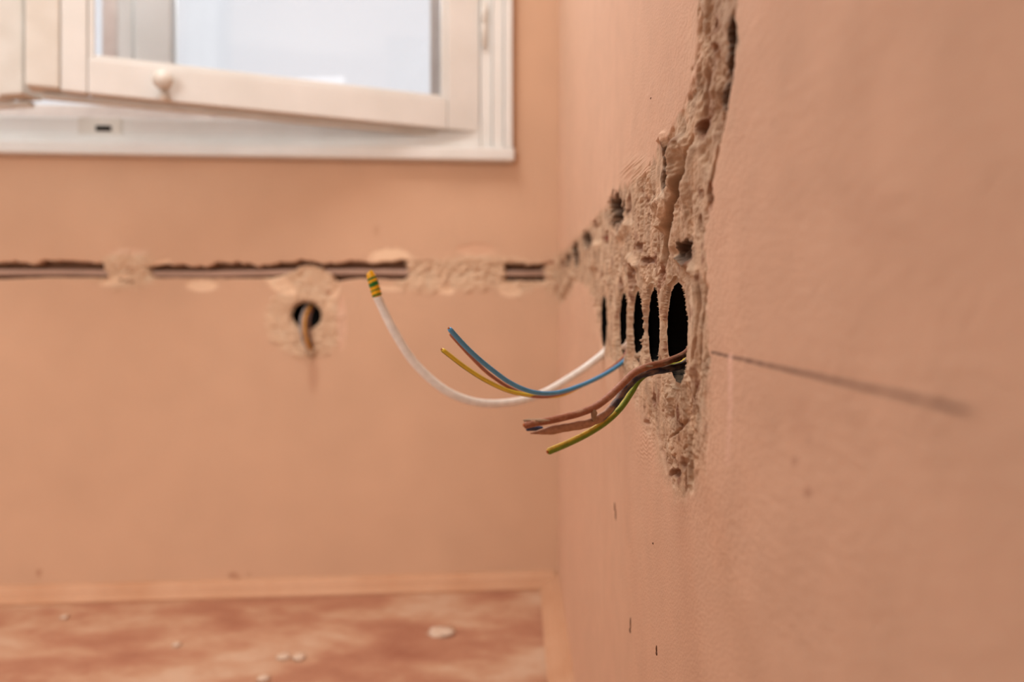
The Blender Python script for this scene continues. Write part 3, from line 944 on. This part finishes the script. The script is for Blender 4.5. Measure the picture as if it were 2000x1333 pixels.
def wire_thing(name, label, cat, pts, rfun, cfun, mat, group=None, part='insulation', copper=True, rc=0.0009, **kw):
    root = thing(name, label, cat, group)
    tube(part, pts, rfun, cfun, mat, root, **kw)
    if copper:
        e = Vector(pts[-1]); d = (e - Vector(pts[-2])).normalized()
        bm = bmesh.new(); cyl(bm, e - d * 0.003, e + d * 0.0006, rc, n=10)
        obj('copper_core', bm, M['copper'], root)
    place(root, Vector(pts[0]))
    return root


def const(c):
    c = np.asarray(c)
    return lambda t, a: c


def RWp(Y, z, d):
    return Vector((rwX(Y) + d, Y, EYE + z))


def path(pp):
    return [px(x, y, Y) for x, y, Y in pp]


# white sheathed cable from the far hole, striped tape on its tip
WPTS = [RWp(.815, -.036, .035), RWp(.808, -.040, .012)] + path([(1178, 692, .795), (1130, 728, .785), (1060, 769, .765), (1000, 786, .745), (935, 787, .725), (872, 764, .71), (812, 712, .70), (771, 650, .69), (748, 604, .685), (736, 578, .68)])
root = thing('electrical_cable', 'thick white cable hanging in a loop, its tip wrapped in yellow and green', 'cable')
white = srgb(244, 238, 230)
tube('sheath', WPTS, lambda t, a: 0.0043, const(white), M['wire'], root, n=140)
YEL, GRN = srgb(240, 178, 22), srgb(32, 112, 44)
TP = path([(737, 580, .6805), (732, 562, .679), (727, 546, .677), (723, 535, .676), (721, 532, .676)])


def tape_col(t, a):
    v = t + 0.05 * math.sin(a)
    return GRN if any(abs(v - c_) < w_ for c_, w_ in ((0.05, .04), (0.25, .03), (0.50, .085), (0.72, .035))) else YEL


tube('striped_tape', TP, lambda t, a: 0.0048 * (1 - 0.30 * max(0, (t - 0.6) / 0.4) ** 1.5), tape_col, M['wire'], root, n=64, sides=20)
place(root, WPTS[0])

# three cores from the fourth hole
BLUE, BRN = srgb(92, 168, 218), srgb(150, 84, 58)
YW = srgb(248, 214, 70)
B1 = [RWp(.685, -.030, .040), RWp(.672, -.040, .014)] + path([(1216, 708, .652), (1185, 729, .635), (1140, 751, .615), (1090, 767, .595), (1045, 767, .575), (1000, 750, .56), (955, 718, .545), (915, 683, .53), (877, 642, .515)])
wire_thing('electrical_wire', 'blue insulated wire curving out of the fourth hole', 'wire', B1, lambda t, a: 0.0019, const(BLUE), M['wire'], 'cores from the fourth hole', n=140)
B2 = [RWp(.688, -.028, .040), RWp(.678, -.036, .014)] + path([(1213, 703, .665), (1180, 729, .645), (1140, 752, .632), (1090, 771, .61), (1045, 775, .592), (1000, 760, .577), (955, 731, .56), (918, 695, .545), (880, 653, .53)])
wire_thing('electrical_wire', 'thin brown wire running just under the blue one', 'wire', B2, lambda t, a: 0.00145, const(srgb(184, 112, 84)), M['wire'], 'cores from the fourth hole', n=140)
B3 = [RWp(.692, -.030, .040), RWp(.683, -.040, .014)] + path([(1214, 710, .672), (1180, 733, .655), (1140, 752, .64), (1095, 772, .615), (1050, 774, .595), (1000, 766, .575), (955, 747, .56), (910, 719, .545), (863, 683, .53)])
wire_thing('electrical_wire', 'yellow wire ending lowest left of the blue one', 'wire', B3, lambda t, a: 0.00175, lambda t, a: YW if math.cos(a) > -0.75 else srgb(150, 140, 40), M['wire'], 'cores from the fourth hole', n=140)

# the dusty cores of the nearest hole
R1 = [RWp(.470, -.018, .040), RWp(.455, -.024, .018)] + path([(1335, 693, .445), (1300, 708, .434), (1268, 716, .427), (1240, 728, .423), (1212, 754, .420), (1185, 779, .416), (1150, 801, .411), (1100, 816, .404), (1060, 824, .398), (1024, 831, .394)])


def dust_mix(base, dust, seed, lo=0.1, hi=0.5, amt=0.8):
    base, dust = np.asarray(base), np.asarray(dust)

    def f(t, a):
        k = float(sstep(lo, hi, fbm(np.array(t * 22 + seed), np.array(a * 0.9 + seed), 3))) * amt
        return base * (1 - k) + dust * k
    return f


DUST = srgb(206, 164, 134)


def r_brown(t, a):
    return 0.0021 * (1 + 0.03 * math.sin(t * 60 + a)) * (1 - (0.20 if t > 0.975 and math.cos(a) > 0.2 else 0))


root = wire_thing('electrical_wire', 'dusty brown wire, uppermost of the three from the nearest hole', 'wire', R1, r_brown, dust_mix(srgb(176, 116, 88), DUST, 3.3), M['wire_dusty'], 'cores from the nearest hole', n=200)
add_part(root, blob('plaster_lump', px(1160, 811, .411), (.0017, .0017, .0036), M['plaster_lump'], None, 12))
add_part(root, blob('plaster_crust', px(1262, 716, .4255), (.0038, .0020, .0009), M['plaster_lump'], None, 13))
add_part(root, blob('plaster_crust', px(1048, 822, .3965), (.0072, .0018, .0011), M['plaster_lump'], None, 14))

R2 = [RWp(.475, -.026, .040), RWp(.458, -.030, .018)] + path([(1335, 713, .446), (1300, 722, .436), (1268, 728, .430), (1243, 738, .427), (1222, 760, .424), (1202, 788, .421), (1180, 812, .417), (1150, 827, .412), (1110, 835, .406), (1070, 842, .401), (1036, 847, .398)])
NAVY = srgb(64, 66, 84)


def c_grey(t, a):
    k = float(fbm(np.array(t * 26.0), np.array(a * 0.8 + 4), 3))
    crust = srgb(196, 150, 122) if t > 0.66 else srgb(150, 124, 112)
    side = math.cos(a)
    top = 0.35 + 0.9 * float(sstep(0.66, 0.74, np.array(t)))
    m_ = float(sstep(-0.35, 0.25, np.array(side * 0.45 + k * 0.9 + top - 0.55)))
    return NAVY * (1 - m_) + crust * m_


def r_grey(t, a):
    base = 0.0022 + 0.0004 * float(noise2(np.array(t * 30.0), np.array(a * 0.6)))
    if t > 0.66:
        base *= 1.0 + 0.12 * math.cos(2 * a)
    if t > 0.93: base *= max(0.18, 1 - (t - 0.93) / 0.07 * 0.85)
    return base


root = wire_thing('electrical_wire', 'grey-blue wire crusted with plaster, its end splayed', 'wire', R2, r_grey, c_grey, M['wire_dusty'], 'cores from the nearest hole', n=220, copper=False)
# the bare blue core that peeps out at the splayed end
tp = tube('inner_core', path([(1060, 838, .4025), (1045, 837.5, .4015), (1028, 838, .400)]), lambda t, a: 0.0014, const(srgb(58, 74, 110)), M['wire'], None, n=16, sides=10)
add_part(root, tp)

R3 = [RWp(.480, -.022, .040), RWp(.463, -.026, .018)] + path([(1335, 709, .452), (1300, 718, .444), (1270, 727, .438), (1248, 742, .434), (1232, 768, .430), (1212, 797, .426), (1185, 823, .420), (1150, 846, .413), (1110, 866, .406), (1070, 883, .400)])


def c_yg(t, a):
    top = math.cos(a)
    lim = 0.95 if 0.3 < t < 0.68 else 0.45
    y = srgb(246, 214, 84); g = srgb(130, 158, 48)
    if t < 0.28: lim = -0.6
    k = float(sstep(lim - 0.12, lim + 0.12, np.array(top)))
    return g * (1 - k) + y * k


wire_thing('electrical_wire', 'yellow and green striped wire hanging lowest', 'wire', R3, lambda t, a: 0.00195, c_yg, M['wire_dusty'], 'cores from the nearest hole', n=200)

# cable end drooping from the hole in the window wall
HB = bw(bh_u, 0, bh_z)


def bpath(pp):
    return [bw(bw_px(x, y)[0], n, bw_px(x, y)[1]) for x, y, n in pp]


for lab, dx, cc, rr, nn in (('grey wire drooping from the round hole in the window wall', -5, srgb(150, 140, 138), .0035, 0.0), ('ochre wire drooping from the round hole in the window wall', 2, srgb(196, 138, 60), .0036, -.004), ('dark brown wire behind the ochre one in the window wall hole', 8, srgb(104, 66, 48), .003, .006)):
    pts = bpath([(606 + dx, 588, 0.045), (601 + dx, 598, 0.02), (597 + dx, 620, -0.012 + nn), (598 + dx, 648, -0.024 + nn), (603 + dx * .8, 670, -0.020 + nn), (608 + dx * .5, 682, -0.012 + nn)])
    wire_thing('electrical_wire', lab, 'wire', pts, lambda t, a, rr=rr: rr, const(cc), M['wire'], 'cores in the window wall hole', n=60, rc=.0012)
blob_o = blob('plaster_dab', bw(*[bw_px(608, 688)[0], -0.004, bw_px(608, 688)[1]]), (.013, .006, .012), M['plaster_lump'], None, 22)
add_part(wall_back, blob_o)

# ------------------------------------------------------------------ conduit lying in the chase of the window wall
pts = []
for x, y in [(-140, 530), (0, 531), (120, 531), (250, 533), (400, 534), (550, 531), (700, 530), (850, 532), (1000, 533), (1070, 532)]:
    u_, z_ = bw_px(x, y)
    pts.append(bw(u_, 0.017, z_ - 0.0012))
cond = thing('conduit', 'pinkish grey conduit lying in the open chase', 'conduit')
tube('conduit_tube', pts, lambda t, a: 0.0074, const(srgb(188, 158, 141)), vcol_mat('conduit_plastic', 0.6, None, 0.1, 12), cond, n=200, sides=14)
place(cond, pts[0])

# ------------------------------------------------------------------ drips on the right wall, crumbs on the floor


def drip(x, y, w, h):
    Y = KW / (x - 1012.0)
    z = (HZ - y) / F * Y
    o = blob('drip', (rwX(Y) - 0.0002, Y, EYE + z), (.0006, w / F * Y * 4, h / F * Y), M['stain'], None, int(x), 2, 0.2)
    add_part(wall_right, o)


for x, y, w, h in [(1231, 1232, 1.6, 5), (1232, 1218, .7, 12), (1283, 1277, 1.2, 4), (1283, 1268, .6, 7), (1201, 990, 1.4, 9), (1203, 1006, .7, 12), (1272, 192, 1.4, 2), (1276, 1062, .8, 2)]:
    drip(x, y, w, h)

for k, (x, y, w, h, lab) in enumerate([(862, 1237, 26, 7, 'largest pale plaster crumb, on the floor near the corner'), (553, 1287, 13, 7, 'pale plaster crumb on the floor, left of a close pair'), (583, 1288, 13, 6, 'pale plaster crumb on the floor, right of a close pair'),
                                  (345, 1263, 8, 5, 'small plaster crumb in the middle of the floor'), (515, 1329, 12, 5, 'plaster crumb at the bottom edge of the picture'), (125, 1209, 8, 5, 'plaster crumb on the floor at the far left')]):
    Y = EYE * F / (y - HZ)
    o = blob('plaster_crumb', (0, 0, 0), (w / F * Y, w / F * Y * .8, .0045), M['chip'], None, 40 + k, 3, 0.3)
    o.location = ((x - 1000) / F * Y, Y, 0.003)
    tag(o, lab, 'plaster crumb', 'crumbs on the floor')
